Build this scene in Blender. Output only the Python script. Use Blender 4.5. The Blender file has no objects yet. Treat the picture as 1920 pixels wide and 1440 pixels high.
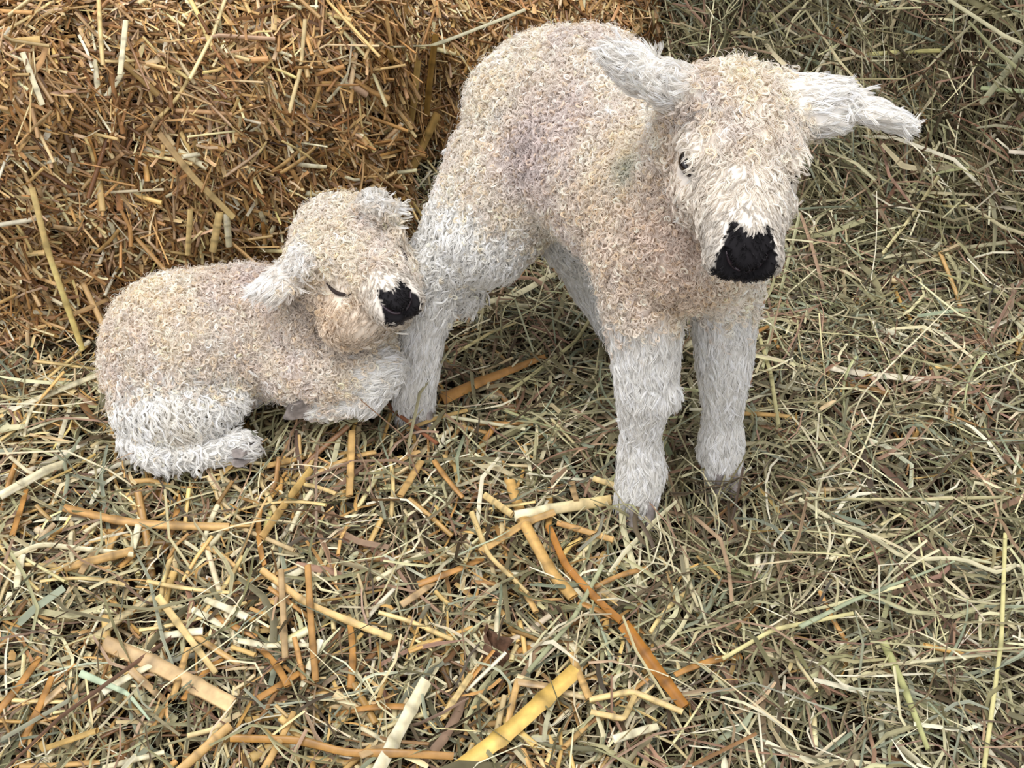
import bpy, bmesh, math
import numpy as np
from mathutils.bvhtree import BVHTree
from mathutils import Vector, Matrix

rng = np.random.default_rng(7)
sc = bpy.context.scene
COL = sc.collection

# ------------------------------------------------------------------ camera
CAM = np.array([0.0, -0.953, 0.80]); PITCH = math.radians(40.0); FPX = 2400.0
cam_d = bpy.data.cameras.new('camera'); cam = bpy.data.objects.new('camera', cam_d); COL.objects.link(cam)
cam_d.sensor_width = 36.0; cam_d.lens = 36.0 * FPX / 1920.0; cam_d.clip_start = 0.02; cam_d.clip_end = 50
cam.location = CAM; cam.rotation_euler = (math.pi / 2 - PITCH, 0, 0)
sc.camera = cam
# ------------------------------------------------------------------ light: overcast daylight from the open barn side
sc.view_settings.view_transform = 'Standard'; sc.view_settings.look = 'None'
sc.view_settings.gamma = 1.0; sc.view_settings.use_curve_mapping = False
sc.view_settings.exposure = 0.04
world = bpy.data.worlds.new('overcast_sky'); sc.world = world; world.use_nodes = True
wn = world.node_tree.nodes; wl = world.node_tree.links; wn.clear()
w_out = wn.new('ShaderNodeOutputWorld'); w_bg = wn.new('ShaderNodeBackground')
w_tc = wn.new('ShaderNodeTexCoord'); w_sep = wn.new('ShaderNodeVectorMath'); w_sep.operation = 'DOT_PRODUCT'; w_sep.inputs[1].default_value = (-0.05, -0.50, 0.86); w_rmp = wn.new('ShaderNodeValToRGB')
w_rmp.color_ramp.elements[0].position = 0.0; w_rmp.color_ramp.elements[0].color = (0.07, 0.067, 0.062, 1)
w_rmp.color_ramp.elements[1].position = 0.75; w_rmp.color_ramp.elements[1].color = (1.0, 1.0, 1.04, 1)
wl.new(w_tc.outputs['Generated'], w_sep.inputs[0]); wl.new(w_sep.outputs['Value'], w_rmp.inputs[0])
wl.new(w_rmp.outputs[0], w_bg.inputs['Color']); w_bg.inputs['Strength'].default_value = 1.45
wl.new(w_bg.outputs[0], w_out.inputs['Surface'])
sun_d = bpy.data.lights.new('daylight', 'SUN'); sun = bpy.data.objects.new('daylight', sun_d); COL.objects.link(sun)
sun_d.energy = 2.2; sun_d.angle = math.radians(28); sun_d.color = (1.0, 0.985, 0.96)
sun.rotation_euler = Vector((0.16, 0.24, -1.0)).to_track_quat('-Z', 'Y').to_euler()
sc.cycles.max_bounces = 8; sc.cycles.diffuse_bounces = 5

# ------------------------------------------------------------------ helpers
def W(px, py, y=None, z=None):
    """the place in the world that pixel (px, py) shows at depth y or height z"""
    a = (px - 960) / FPX; b = (720 - py) / FPX; c, s = math.cos(PITCH), math.sin(PITCH)
    d = np.array([a, c + b * s, -s + b * c])
    t = (y - CAM[1]) / d[1] if y is not None else (z - CAM[2]) / d[2]
    return CAM + d * t

def lin(c):
    c = np.asarray(c, float) / 255.0
    return np.where(c <= 0.04045, c / 12.92, ((c + 0.055) / 1.055) ** 2.4)

def unit(v):
    v = np.asarray(v, float)
    return v / np.maximum(np.linalg.norm(v, axis=-1, keepdims=True), 1e-9)

def sstep(a, b, x):
    t = np.clip((x - a) / (b - a), 0, 1); return t * t * (3 - 2 * t)

_ph = np.random.default_rng(3).uniform(0, 6.28, (12, 4))
def wob(x, y, f=1.0, k=6):
    """smooth noise, about -1..1"""
    r = 0.0
    for i in range(k):
        a = _ph[i]; w = f * (1.0 + 0.55 * i)
        r = r + np.sin(w * (x * math.cos(a[0]) + y * math.sin(a[0])) + a[1]) * np.cos(w * 0.8 * (y * math.cos(a[2]) - x * math.sin(a[2])) + a[3])
    return r / math.sqrt(k)

def tag(o, label=None, cat=None, group=None, kind=None):
    if label: o['label'] = label
    if cat: o['category'] = cat
    if group: o['group'] = group
    if kind: o['kind'] = kind
    return o

def empty(name, loc=(0, 0, 0)):
    o = bpy.data.objects.new(name, None); COL.objects.link(o); o.location = [float(v) for v in loc]
    o.empty_display_size = 0.02
    return o

def link(name, data, parent=None):
    o = bpy.data.objects.new(name, data); COL.objects.link(o)
    if parent is not None:
        o.parent = parent; o.matrix_parent_inverse = Matrix.Translation(-Vector(parent.location))
    return o

def mesh_np(name, verts, quads=None, tris=None, cols=None, mat=None, smooth=True):
    me = bpy.data.meshes.new(name)
    verts = np.ascontiguousarray(verts, np.float32)
    li, ls = [], []
    if quads is not None and len(quads): li.append(np.asarray(quads).reshape(-1)); ls.append(np.full(len(quads), 4))
    if tris is not None and len(tris): li.append(np.asarray(tris).reshape(-1)); ls.append(np.full(len(tris), 3))
    li = np.concatenate(li).astype(np.int32); ls = np.concatenate(ls)
    me.vertices.add(len(verts)); me.vertices.foreach_set('co', verts.ravel())
    me.loops.add(len(li)); me.loops.foreach_set('vertex_index', li)
    me.polygons.add(len(ls))
    st = np.concatenate([[0], np.cumsum(ls)[:-1]]).astype(np.int32)
    me.polygons.foreach_set('loop_start', st)
    if smooth: me.polygons.foreach_set('use_smooth', np.ones(len(ls), bool))
    me.update(calc_edges=True)
    if cols is not None:
        at = me.attributes.new('Col', 'FLOAT_COLOR', 'POINT')
        c4 = np.ones((len(verts), 4), np.float32); c4[:, :3] = cols
        at.data.foreach_set('color', c4.ravel())
    if mat: me.materials.append(mat)
    return me

# ------------------------------------------------------------------ materials
def mat_col(name, rough=0.6, spec=0.3, bump=0.0, bscale=900, sheen=0.0, var=0.0, vscale=60.0, transl=0.0):
    m = bpy.data.materials.new(name); m.use_nodes = True; nt = m.node_tree; b = nt.nodes['Principled BSDF']
    a = nt.nodes.new('ShaderNodeAttribute'); a.attribute_name = 'Col'
    src = a.outputs['Color']
    if var > 0:
        tc = nt.nodes.new('ShaderNodeTexCoord'); nz = nt.nodes.new('ShaderNodeTexNoise')
        nz.inputs['Scale'].default_value = vscale; nz.inputs['Detail'].default_value = 3
        nt.links.new(tc.outputs['Object'], nz.inputs['Vector'])
        mr = nt.nodes.new('ShaderNodeMapRange'); mr.inputs['From Min'].default_value = 0.3; mr.inputs['From Max'].default_value = 0.7
        mr.inputs['To Min'].default_value = 1 - var; mr.inputs['To Max'].default_value = 1 + var * 0.6
        nt.links.new(nz.outputs['Fac'], mr.inputs['Value'])
        vm = nt.nodes.new('ShaderNodeVectorMath'); vm.operation = 'SCALE'
        nt.links.new(src, vm.inputs[0]); nt.links.new(mr.outputs[0], vm.inputs['Scale']); src = vm.outputs[0]
    nt.links.new(src, b.inputs['Base Color'])
    b.inputs['Roughness'].default_value = rough; b.inputs['Specular IOR Level'].default_value = spec
    if sheen: b.inputs['Sheen Weight'].default_value = sheen
    if bump:
        tc = nt.nodes.new('ShaderNodeTexCoord'); n2 = nt.nodes.new('ShaderNodeTexNoise'); n2.inputs['Scale'].default_value = bscale
        bp = nt.nodes.new('ShaderNodeBump'); bp.inputs['Strength'].default_value = bump; bp.inputs['Distance'].default_value = 0.001
        nt.links.new(tc.outputs['Object'], n2.inputs['Vector']); nt.links.new(n2.outputs['Fac'], bp.inputs['Height'])
        nt.links.new(bp.outputs[0], b.inputs['Normal'])
    if transl:
        tr = nt.nodes.new('ShaderNodeBsdfTranslucent'); mx = nt.nodes.new('ShaderNodeMixShader'); mx.inputs[0].default_value = transl
        nt.links.new(src, tr.inputs['Color']); nt.links.new(b.outputs[0], mx.inputs[1]); nt.links.new(tr.outputs[0], mx.inputs[2])
        nt.links.new(mx.outputs[0], nt.nodes['Material Output'].inputs['Surface'])
    return m

def mat_plain(name, rgb, rough=0.5, spec=0.5, coat=0.0, noise=0.0, nscale=80):
    m = bpy.data.materials.new(name); m.use_nodes = True; nt = m.node_tree; b = nt.nodes['Principled BSDF']
    c = lin(rgb); b.inputs['Base Color'].default_value = (*c, 1)
    b.inputs['Roughness'].default_value = rough; b.inputs['Specular IOR Level'].default_value = spec
    b.inputs['Coat Weight'].default_value = coat; b.inputs['Coat Roughness'].default_value = 0.08
    if noise:
        tc = nt.nodes.new('ShaderNodeTexCoord'); nz = nt.nodes.new('ShaderNodeTexNoise'); nz.inputs['Scale'].default_value = nscale
        rp = nt.nodes.new('ShaderNodeValToRGB'); rp.color_ramp.elements[0].position = .35; rp.color_ramp.elements[1].position = .65
        rp.color_ramp.elements[0].color = (*(c * (1 - noise)), 1); rp.color_ramp.elements[1].color = (*(c * (1 + noise)), 1)
        nt.links.new(tc.outputs['Object'], nz.inputs['Vector']); nt.links.new(nz.outputs['Fac'], rp.inputs[0])
        nt.links.new(rp.outputs[0], b.inputs['Base Color'])
    return m

M_HAY = mat_col('hay', 0.55, 0.35, var=0.18, vscale=90, transl=0.12)
M_STRAW = mat_col('straw', 0.42, 0.45, var=0.22, vscale=120, transl=0.08)
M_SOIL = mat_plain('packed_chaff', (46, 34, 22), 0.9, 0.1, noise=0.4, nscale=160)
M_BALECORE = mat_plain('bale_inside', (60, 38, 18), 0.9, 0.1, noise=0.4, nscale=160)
M_WOOL = mat_col('wool', 0.75, 0.12, transl=0.0)
M_HAIR = mat_col('wool_fibre', 0.6, 0.2, transl=0.30)
M_EYE = mat_plain('eye', (26, 16, 13), 0.08, 0.6, coat=1.0)
M_LID = mat_plain('eyelid', (44, 34, 32), 0.45, 0.4)
M_NOSTRIL = mat_plain('nostril_rim', (60, 48, 54), 0.3, 0.5, coat=0.3)
M_HOOF = mat_plain('hoof', (140, 132, 128), 0.5, 0.4, noise=0.35, nscale=120)
M_LEAF = mat_plain('dry_leaf', (134, 104, 84), 0.7, 0.2, noise=0.3, nscale=200)

# ------------------------------------------------------------------ ground and heaps
YB_X = [-1.2, -0.3, -0.05, 0.10, 0.20, 0.34, 0.44, 0.50, 0.57, 0.66, 0.9]
YB_Y = [0.80, 0.70, 0.60, 0.45, 0.37, 0.33, 0.27, 0.19, 0.09, 0.02, -0.06]
TUFTS = [tuple(W(a, b, z=0)[:2]) for a, b in ((380, 895), (450, 885), (575, 815), (660, 800), (770, 818), (1195, 990), (1340, 935), (250, 905), (520, 800))]
def terrain(x, y):
    yb = np.interp(x, YB_X, YB_Y)
    d = y - yb
    h = 0.006 * wob(x, y, 18) + 0.004 * wob(x + 3, y, 45)
    h = h + 0.62 * sstep(0.0, 0.34, d + 0.022 * wob(x, y, 30)) + 0.05 * sstep(-0.12, 0.05, d)
    h = h + 0.018 * sstep(-0.02, 0.1, d) * wob(x * 2.2, y, 22) + 0.016 * sstep(-0.02, 0.1, d) * wob(x * 3, y, 60)
    h = h - 0.05 * np.exp(-((d - .01) / .03) ** 2) * (x > .25)
    rdg = wob(x * 2.4 + .5 * y, y * .45, 20); rd2 = wob(x * 2 - .4 * y + 2, y * .5, 34)
    h = h + sstep(-.01, .06, d) * (.022 * rdg - .055 * np.exp(-(rdg / .16) ** 2) - .03 * np.exp(-(rd2 / .14) ** 2))
    for fx, fy in TUFTS: h = h + .016 * np.exp(-((x - fx) ** 2 + (y - fy) ** 2) / .0006)
    h = h - 0.012
    return h
def tnormal(x, y, e=0.004):
    gx = (terrain(x + e, y) - terrain(x - e, y)) / (2 * e); gy = (terrain(x, y + e) - terrain(x, y - e)) / (2 * e)
    return unit(np.stack([-gx, -gy, np.ones_like(gx)], -1))

nx, ny = 420, 380
gx, gy = np.meshgrid(np.linspace(-1.0, 1.0, nx), np.linspace(-0.75, 1.05, ny))
gz = terrain(gx, gy) - 0.034
gi = np.arange(nx * ny).reshape(ny, nx)
q = np.stack([gi[:-1, :-1], gi[:-1, 1:], gi[1:, 1:], gi[1:, :-1]], -1).reshape(-1, 4)
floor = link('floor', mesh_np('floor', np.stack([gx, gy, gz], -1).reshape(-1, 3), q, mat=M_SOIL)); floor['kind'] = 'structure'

# ------------------------------------------------------------------ strands
def tubes(P, wid, thk, ref, ring=5, cols=None, taper=None, opened=False):
    """P N,K,3 centre lines, wid/thk N half sizes, ref N,3. ring 3 with opened=True is a folded blade."""
    N, K, _ = P.shape
    T = np.empty_like(P); T[:, 1:-1] = P[:, 2:] - P[:, :-2]; T[:, 0] = P[:, 1] - P[:, 0]; T[:, -1] = P[:, -1] - P[:, -2]
    T = unit(T)
    A = unit(np.cross(T, ref[:, None, :])); B = np.cross(A, T)
    tp = np.ones(K) if taper is None else taper
    tp = np.broadcast_to(tp, (N, K))
    if opened:
        off = np.array([[-1, 0.0], [0, 0.55], [1, 0.0]]); R = 3
    else:
        an = np.arange(ring) / ring * 2 * math.pi; off = np.stack([np.cos(an), np.sin(an)], -1); R = ring
    V = (P[:, :, None, :] + A[:, :, None, :] * (off[None, None, :, 0:1] * (wid[:, None] * tp)[:, :, None, None])
         + B[:, :, None, :] * (off[None, None, :, 1:2] * (thk[:, None] * tp)[:, :, None, None]))
    base = (np.arange(N) * K * R)[:, None, None]
    k = np.arange(K - 1)[None, :, None]
    r = np.arange(R - 1 if opened else R)[None, None, :]; r2 = (r + 1) % R
    q = np.stack([base + k * R + r, base + k * R + r2, base + (k + 1) * R + r2, base + (k + 1) * R + r], -1).reshape(-1, 4)
    C = None
    if cols is not None:
        C = (np.broadcast_to(cols[:, :, None, :] if cols.ndim == 3 else cols[:, None, None, :], (N, K, R, 3)) * np.exp(rng.normal(0, .13, (N, 1, R, 1)))).reshape(-1, 3)
        C = np.minimum(C, np.array([.80, .74, .56]))
    return V.reshape(-1, 3), q, C

class Bunch:
    def __init__(s): s.v, s.q, s.c, s.n = [], [], [], 0
    def add(s, t):
        v, q, c = t; s.v.append(v); s.q.append(q + s.n); s.c.append(c); s.n += len(v)
    def build(s, name, mat, parent=None):
        return link(name, mesh_np(name, np.concatenate(s.v), np.concatenate(s.q), cols=np.concatenate(s.c), mat=mat), parent)

def pick(pal, n, jit=0.12, w=None):
    pal = lin(pal); i = rng.choice(len(pal), n, p=None if w is None else np.array(w) / sum(w))
    return np.clip(pal[i] * np.exp(rng.normal(0, jit, (n, 1))) * np.exp(rng.normal(0, 0.03, (n, 3))), 0, 0.95)

HAY = [(166, 158, 122), (142, 136, 102), (190, 181, 144), (108, 102, 74), (214, 205, 168), (134, 106, 86), (158, 132, 106), (134, 138, 116), (80, 68, 50), (230, 223, 192)]
HAYW = [5, 5, 3.4, 4.6, 2.4, 2.6, 2.4, 3, 3.6, 1.5]
GOLD = [(206, 170, 108), (220, 198, 146), (186, 146, 86), (234, 222, 182), (150, 116, 74), (204, 184, 140), (124, 92, 60)]
GOLDW = [4, 4, 4, 3, 3, 4, 2]
BALE = [(192, 152, 96), (206, 172, 116), (168, 126, 76), (226, 200, 150), (148, 108, 66), (180, 146, 104), (116, 82, 50), (242, 226, 186), (190, 160, 126)]
BALEW = [5, 5, 5, 3.4, 4, 4, 3, 1.6, 2]

def lines(c, d, nrm, L, K, bend, lift=0.0, kink=0.0):
    """curved centre lines through c along d; bends sideways and along the normal"""
    N = len(c); s = np.linspace(-0.5, 0.5, K)[None, :, None]
    side = unit(np.cross(nrm, d))
    b1 = rng.normal(0, 1, (N, 1, 1)) * bend; b2 = rng.normal(0, 1, (N, 1, 1)) * bend * 0.35; b3 = rng.normal(0, 1, (N, 1, 1)) * bend * 0.5
    Lx = L[:, None, None]
    P = c[:, None, :] + d[:, None, :] * s * Lx + side[:, None, :] * ((s * s * 4 - 0.33) * b1 + (s ** 3 * 8) * b3) * Lx + nrm[:, None, :] * ((0.33 - s * s * 4) * np.abs(b2) + lift) * Lx
    if kink:
        kk = rng.uniform(-0.25, 0.25, (N, 1, 1)); on = (rng.random((N, 1, 1)) < 0.35)
        P = P + on * side[:, None, :] * np.maximum(s - kk, 0) * rng.normal(0, kink, (N, 1, 1)) * Lx
    return P

# body keep-out: capsules that strands must not cross (filled by the lambs)
KEEP = []
def clear_of(P, pad=0.0):
    ok = np.ones(len(P), bool)
    for a, b, ra, rb in KEEP:
        ab = b - a; t = np.clip(((P - a) @ ab) / max(ab @ ab, 1e-9), 0, 1)
        dist = np.linalg.norm(P - a - t[..., None] * ab, axis=-1) - (ra + (rb - ra) * t)
        ok &= (dist > pad).all(axis=1)
    return ok

def ground_strands(N, xr, yr, L, wid, pal, palw, K=5, bend=0.12, layer=(0.0, 0.014), tilt=0.16, opened=True, ring=3, thkf=0.4, dens=None, angf=None, flat=1.0, colfade=0.0, endtaper=True):
    x = rng.uniform(*xr, N * 3); y = rng.uniform(*yr, N * 3)
    n = tnormal(x, y); p = 1 / np.maximum(n[:, 2], 0.2) / 3.0
    if dens is not None: p = p * dens(x, y)
    keep = rng.random(len(x)) < p; x, y, n = x[keep][:N], y[keep][:N], n[keep][:N]
    # skip what the bales cover or the camera never sees
    m = y < np.interp(x, YB_X, YB_Y) + 0.42
    x, y, n = x[m], y[m], n[m]; N = len(x)
    z = terrain(x, y)
    up = np.array([0, 0, 1.0])
    # directions in the tangent plane; on the steep heap they hang down the slope
    ang = rng.uniform(0, 2 * math.pi, N) if angf is None else angf(x, y, N)
    steep = sstep(0.04, 0.3, 1 - n[:, 2])
    e1 = unit(np.cross(n, np.array([0.02, 1, 0.0]) + 0 * n)); e2 = np.cross(n, e1)
    hang = math.pi / 2 + rng.normal(0, 0.32, N)
    usehang = rng.random(N) < steep * 1.1
    ang = np.where(usehang, hang, ang)
    d = e1 * np.cos(ang)[:, None] + e2 * np.sin(ang)[:, None]
    d = unit(d + n * rng.normal(0, tilt, N)[:, None])
    off = layer[0] + (layer[1] - layer[0]) * rng.random(N) ** 0.8
    c = np.stack([x, y, z], -1) + n * off[:, None]
    Ls = L * np.exp(rng.normal(0, 0.45, N)) * (1 + 0.5 * steep)
    P = lines(c, d, n, Ls, K, bend, kink=0.5)
    floorz = terrain(P[..., 0], P[..., 1]) - 0.030
    P[..., 2] = np.maximum(P[..., 2], floorz)
    ok = clear_of(P, -0.004); P = P[ok]; N = len(P); n = n[ok]
    w = wid * np.exp(rng.normal(0, 0.4, N)); w = np.minimum(w, wid * 2.4)
    cols = pick(pal, N, 0.2, palw)
    cc = np.repeat(cols[:, None, :], K, 1) * np.exp(rng.normal(0, 0.09, (N, K, 1)))
    ref = unit(n + rng.normal(0, 0.45, (N, 3)))
    tp = np.ones((N, K)); tp[:, -1] = rng.uniform(0.15, 1, N) if endtaper else 1; tp[:, 0] = rng.uniform(0.5, 1, N) if endtaper else 1
    return tubes(P, w, w * thkf, ref, ring=ring, cols=cc, taper=tp, opened=opened)

# how golden the bedding is: straw on the left and middle front, hay to the right
def goldness(x, y):
    g = 0.62 - sstep(-0.30, 0.12, x + 0.25 * y) * 0.55
    g = g + 0.5 * np.exp(-((x - 0.03) ** 2 / 0.006 + (y + 0.28) ** 2 / 0.03)) + 0.18 * wob(x, y, 14)
    return np.clip(g, 0.03, 1) * (1 - 0.95 * sstep(-0.05, 0.12, y - np.interp(x, YB_X, YB_Y) + 0.05 * (x < 0)))

# ------------------------------------------------------------------ bales
def sample_bale(A, B, H, D, r, N, L, wid, pal, palw, out=0.35, right_end=True, K=3, tube=False, seed=0, ang0=-0.9, thick=0.018):
    A = np.array([*A, 0.0]); B = np.array([*B, 0.0]); e1 = unit(B - A); Ls = np.linalg.norm(B - A); nf = np.array([e1[1], -e1[0], 0.0]); up = np.array([0, 0, 1.0])
    l1, l2, l3 = H - r, r * math.pi / 2, D - r
    pts, nrm = [], []
    n_end = int(N * 0.16) if right_end else 0
    u = rng.uniform(0, l1 + l2 + l3 * 0.8, N - n_end); s = rng.uniform(0, Ls, N - n_end)
    th = np.clip((u - l1) / r, 0, math.pi / 2)
    qd = np.where(u < l1, 0, np.where(u < l1 + l2, -(1 - np.cos(th)) * r, -r - (u - l1 - l2)))
    z = np.where(u < l1, u, np.where(u < l1 + l2, l1 + np.sin(th) * r, H))
    n = nf * np.cos(th)[:, None] + up * np.sin(th)[:, None]
    # round the right vertical edge
    re = 0.05; k = sstep(Ls - re, Ls, s) if right_end else 0 * s
    p = A + e1 * s[:, None] + nf * qd[:, None] + up * z[:, None]
    bul = 0.010 * wob(s * 3 + seed, u * 3, 9) + 0.006 * wob(s + seed, u, 60)
    p = p + n * (bul - 0.03 * k ** 2 * (u < l1 + l2))[:, None]
    n = unit(n + e1 * (k * 0.9)[:, None])
    pts.append(p); nrm.append(n)
    if n_end:
        qq = rng.uniform(0.01, D * 0.7, n_end); zz = rng.uniform(0, H * 0.98, n_end)
        p = B - nf * qq[:, None] + up * zz[:, None] + e1 * (0.008 * wob(qq, zz, 40))[:, None]
        pts.append(p); nrm.append(np.repeat(e1[None], n_end, 0))
    p = np.concatenate(pts); n = np.concatenate(nrm); N = len(p)
    # in-plane frame: a along the bale, b up the face
    a = unit(np.cross(up + 0 * n + nf * -0.4, n)); a = a * np.sign((a @ e1) + 0.3)[:, None]; b = np.cross(n, a)
    ang = ang0 + 0.5 * wob(p[:, 0] * 2 + p[:, 1], p[:, 2], 8) + rng.normal(0, 0.75, N)
    rnd = rng.random(N) < 0.3; ang = np.where(rnd, rng.uniform(0, 6.28, N), ang)
    d = a * np.cos(ang)[:, None] + b * np.sin(ang)[:, None]
    d = unit(d + n * np.abs(rng.normal(0, out, N))[:, None])
    c = p + n * (rng.random(N)[:, None] * thick - 0.002)
    Ln = L * np.exp(rng.normal(0, 0.5, N))
    P = lines(c, d, n, Ln, K, 0.05)
    P[..., 2] = np.maximum(P[..., 2], 0.0)
    ok = clear_of(P, -0.002); P, n, N = P[ok], n[ok], int(ok.sum())
    w = wid * np.exp(rng.normal(0, 0.4, N))
    cols = pick(pal, N, 0.22, palw)
    cc = np.repeat(cols[:, None, :], K, 1) * np.exp(rng.normal(0, 0.08, (N, K, 1)))
    ref = unit(n + rng.normal(0, 0.8, (N, 3)))
    return tubes(P, w, w * (0.75 if tube else 0.35), ref, ring=6, cols=cc, opened=not tube)

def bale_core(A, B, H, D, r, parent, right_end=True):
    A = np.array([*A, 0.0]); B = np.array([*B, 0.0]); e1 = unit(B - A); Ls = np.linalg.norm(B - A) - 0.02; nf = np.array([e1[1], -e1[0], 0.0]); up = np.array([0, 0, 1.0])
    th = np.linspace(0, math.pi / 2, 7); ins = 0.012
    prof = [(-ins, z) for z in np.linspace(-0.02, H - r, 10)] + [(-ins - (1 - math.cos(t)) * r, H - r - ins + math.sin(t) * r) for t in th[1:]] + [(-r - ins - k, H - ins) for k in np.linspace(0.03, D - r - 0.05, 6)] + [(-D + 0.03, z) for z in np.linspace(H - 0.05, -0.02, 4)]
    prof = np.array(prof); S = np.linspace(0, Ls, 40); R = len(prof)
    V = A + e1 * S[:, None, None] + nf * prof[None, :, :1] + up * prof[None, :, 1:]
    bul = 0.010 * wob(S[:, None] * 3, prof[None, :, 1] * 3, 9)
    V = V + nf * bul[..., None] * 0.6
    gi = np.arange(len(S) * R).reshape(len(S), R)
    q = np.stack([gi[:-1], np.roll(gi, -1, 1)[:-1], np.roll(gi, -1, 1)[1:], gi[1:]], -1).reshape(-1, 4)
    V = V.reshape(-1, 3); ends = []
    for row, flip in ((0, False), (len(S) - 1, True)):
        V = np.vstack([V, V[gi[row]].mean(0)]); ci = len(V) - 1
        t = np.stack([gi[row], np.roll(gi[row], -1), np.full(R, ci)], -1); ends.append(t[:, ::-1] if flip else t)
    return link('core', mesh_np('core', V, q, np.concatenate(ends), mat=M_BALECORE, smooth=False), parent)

B1 = dict(A=(-0.66, 0.02), B=(-0.115, 0.215), H=0.31, D=0.42, r=0.085)
B2 = dict(A=(-0.135, 0.43), B=(0.16, 0.45), H=0.195, D=0.30, r=0.05)

# ================================================================== LAMBS
class Body:
    """one continuous surface grown from tapered capsules and ellipsoids"""
    def __init__(s): s.bm = bmesh.new(); s.prims = []
    def cap(s, a, b, ra, rb, kind='body', flow=None, keep=True):
        a, b = np.asarray(a, float), np.asarray(b, float)
        d = b - a; L = max(np.linalg.norm(d), 1e-6); z = d / L
        x = unit(np.cross(z, [0.3, 0.9, 0.2] if abs(z[1]) < 0.8 else [1, 0, 0])); y = np.cross(z, x)
        rows = []; n = 20
        for t in np.linspace(-math.pi / 2, 0, 6)[1:]: rows.append((math.sin(t) * ra, math.cos(t) * ra))
        for t in np.linspace(0, 1, max(3, int(L / 0.012)))[1:-1]: rows.append((L * t, ra + (rb - ra) * t))
        for t in np.linspace(0, math.pi / 2, 6)[:-1]: rows.append((L + math.sin(t) * rb, math.cos(t) * rb))
        rings = [[s.bm.verts.new(a + z * h + (x * math.cos(k / n * 6.283185) + y * math.sin(k / n * 6.283185)) * rr) for k in range(n)] for h, rr in rows]
        v0 = s.bm.verts.new(a - z * ra); v1 = s.bm.verts.new(b + z * rb)
        for k in range(n):
            k2 = (k + 1) % n
            s.bm.faces.new((v0, rings[0][k2], rings[0][k])); s.bm.faces.new((v1, rings[-1][k], rings[-1][k2]))
            for i in range(len(rings) - 1): s.bm.faces.new((rings[i][k], rings[i][k2], rings[i + 1][k2], rings[i + 1][k]))
        s.prims.append((kind, a, b, ra, rb, unit(b - a) if flow is None else unit(np.asarray(flow, float))))
        if keep: KEEP.append((a, b, ra, rb))
    def ell(s, c, r, M=None, kind='body', flow=(0, 0, -1), keep=True):
        M = np.eye(3) if M is None else M; c = np.asarray(c, float)
        g = bmesh.ops.create_icosphere(s.bm, subdivisions=3, radius=1)
        for v in g['verts']: v.co = Vector(c + M @ (np.array(v.co) * r))
        s.prims.append((kind, c, c, float(np.mean(r)), float(np.mean(r)), unit(np.asarray(flow, float))))
        if keep: KEEP.append((c, c, min(r), min(r)))
    def sheet(s, pts, wid, thk, ws, ns, kind='ear'):
        """flat leaf: centre line pts, half widths, half thickness, width direction and normal per point"""
        n = 16; rings = []
        for p, w, t, wd, nd in zip(pts, wid, thk, ws, ns):
            wd = unit(wd); nd = unit(nd)
            rings.append([s.bm.verts.new(p + wd * math.cos(k / n * 6.283185) * w + nd * (math.sin(k / n * 6.283185) * t + 0.30 * w * math.cos(k / n * 6.283185) ** 2)) for k in range(n)])
        for i in range(len(rings) - 1):
            for k in range(n): s.bm.faces.new((rings[i][k], rings[i][(k + 1) % n], rings[i + 1][(k + 1) % n], rings[i + 1][k]))
        s.bm.faces.new(rings[0][::-1]); s.bm.faces.new(rings[-1])
        for i in range(len(pts) - 1): s.prims.append((kind, pts[i], pts[i + 1], wid[i] * 0.45, wid[i + 1] * 0.45, unit(pts[-1] - pts[0])))
    def mesh(s, voxel=0.0028, smooth=10):
        bmesh.ops.recalc_face_normals(s.bm, faces=s.bm.faces[:])
        me = bpy.data.meshes.new('tmp'); s.bm.to_mesh(me); s.bm.free()
        o = bpy.data.objects.new('tmp', me); COL.objects.link(o)
        r = o.modifiers.new('r', 'REMESH'); r.mode = 'VOXEL'; r.voxel_size = voxel; r.use_smooth_shade = True
        m = o.modifiers.new('s', 'SMOOTH'); m.factor = 0.5; m.iterations = smooth
        dg = bpy.context.evaluated_depsgraph_get(); dg.update()
        out = bpy.data.meshes.new_from_object(o.evaluated_get(dg))
        bpy.data.objects.remove(o); bpy.data.meshes.remove(me)
        return out

def classify(s, p):
    """nearest primitive of each point"""
    best = np.full(len(p), 9.0); idx = np.zeros(len(p), int)
    for i, (k, a, b, ra, rb, f) in enumerate(s.prims):
        ab = b - a; t = np.clip((p - a) @ ab / max(ab @ ab, 1e-12), 0, 1)
        d = np.linalg.norm(p - a - t[:, None] * ab, axis=1) - (ra + (rb - ra) * t)
        m = d < best; best[m] = d[m]; idx[m] = i
    return idx

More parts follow.
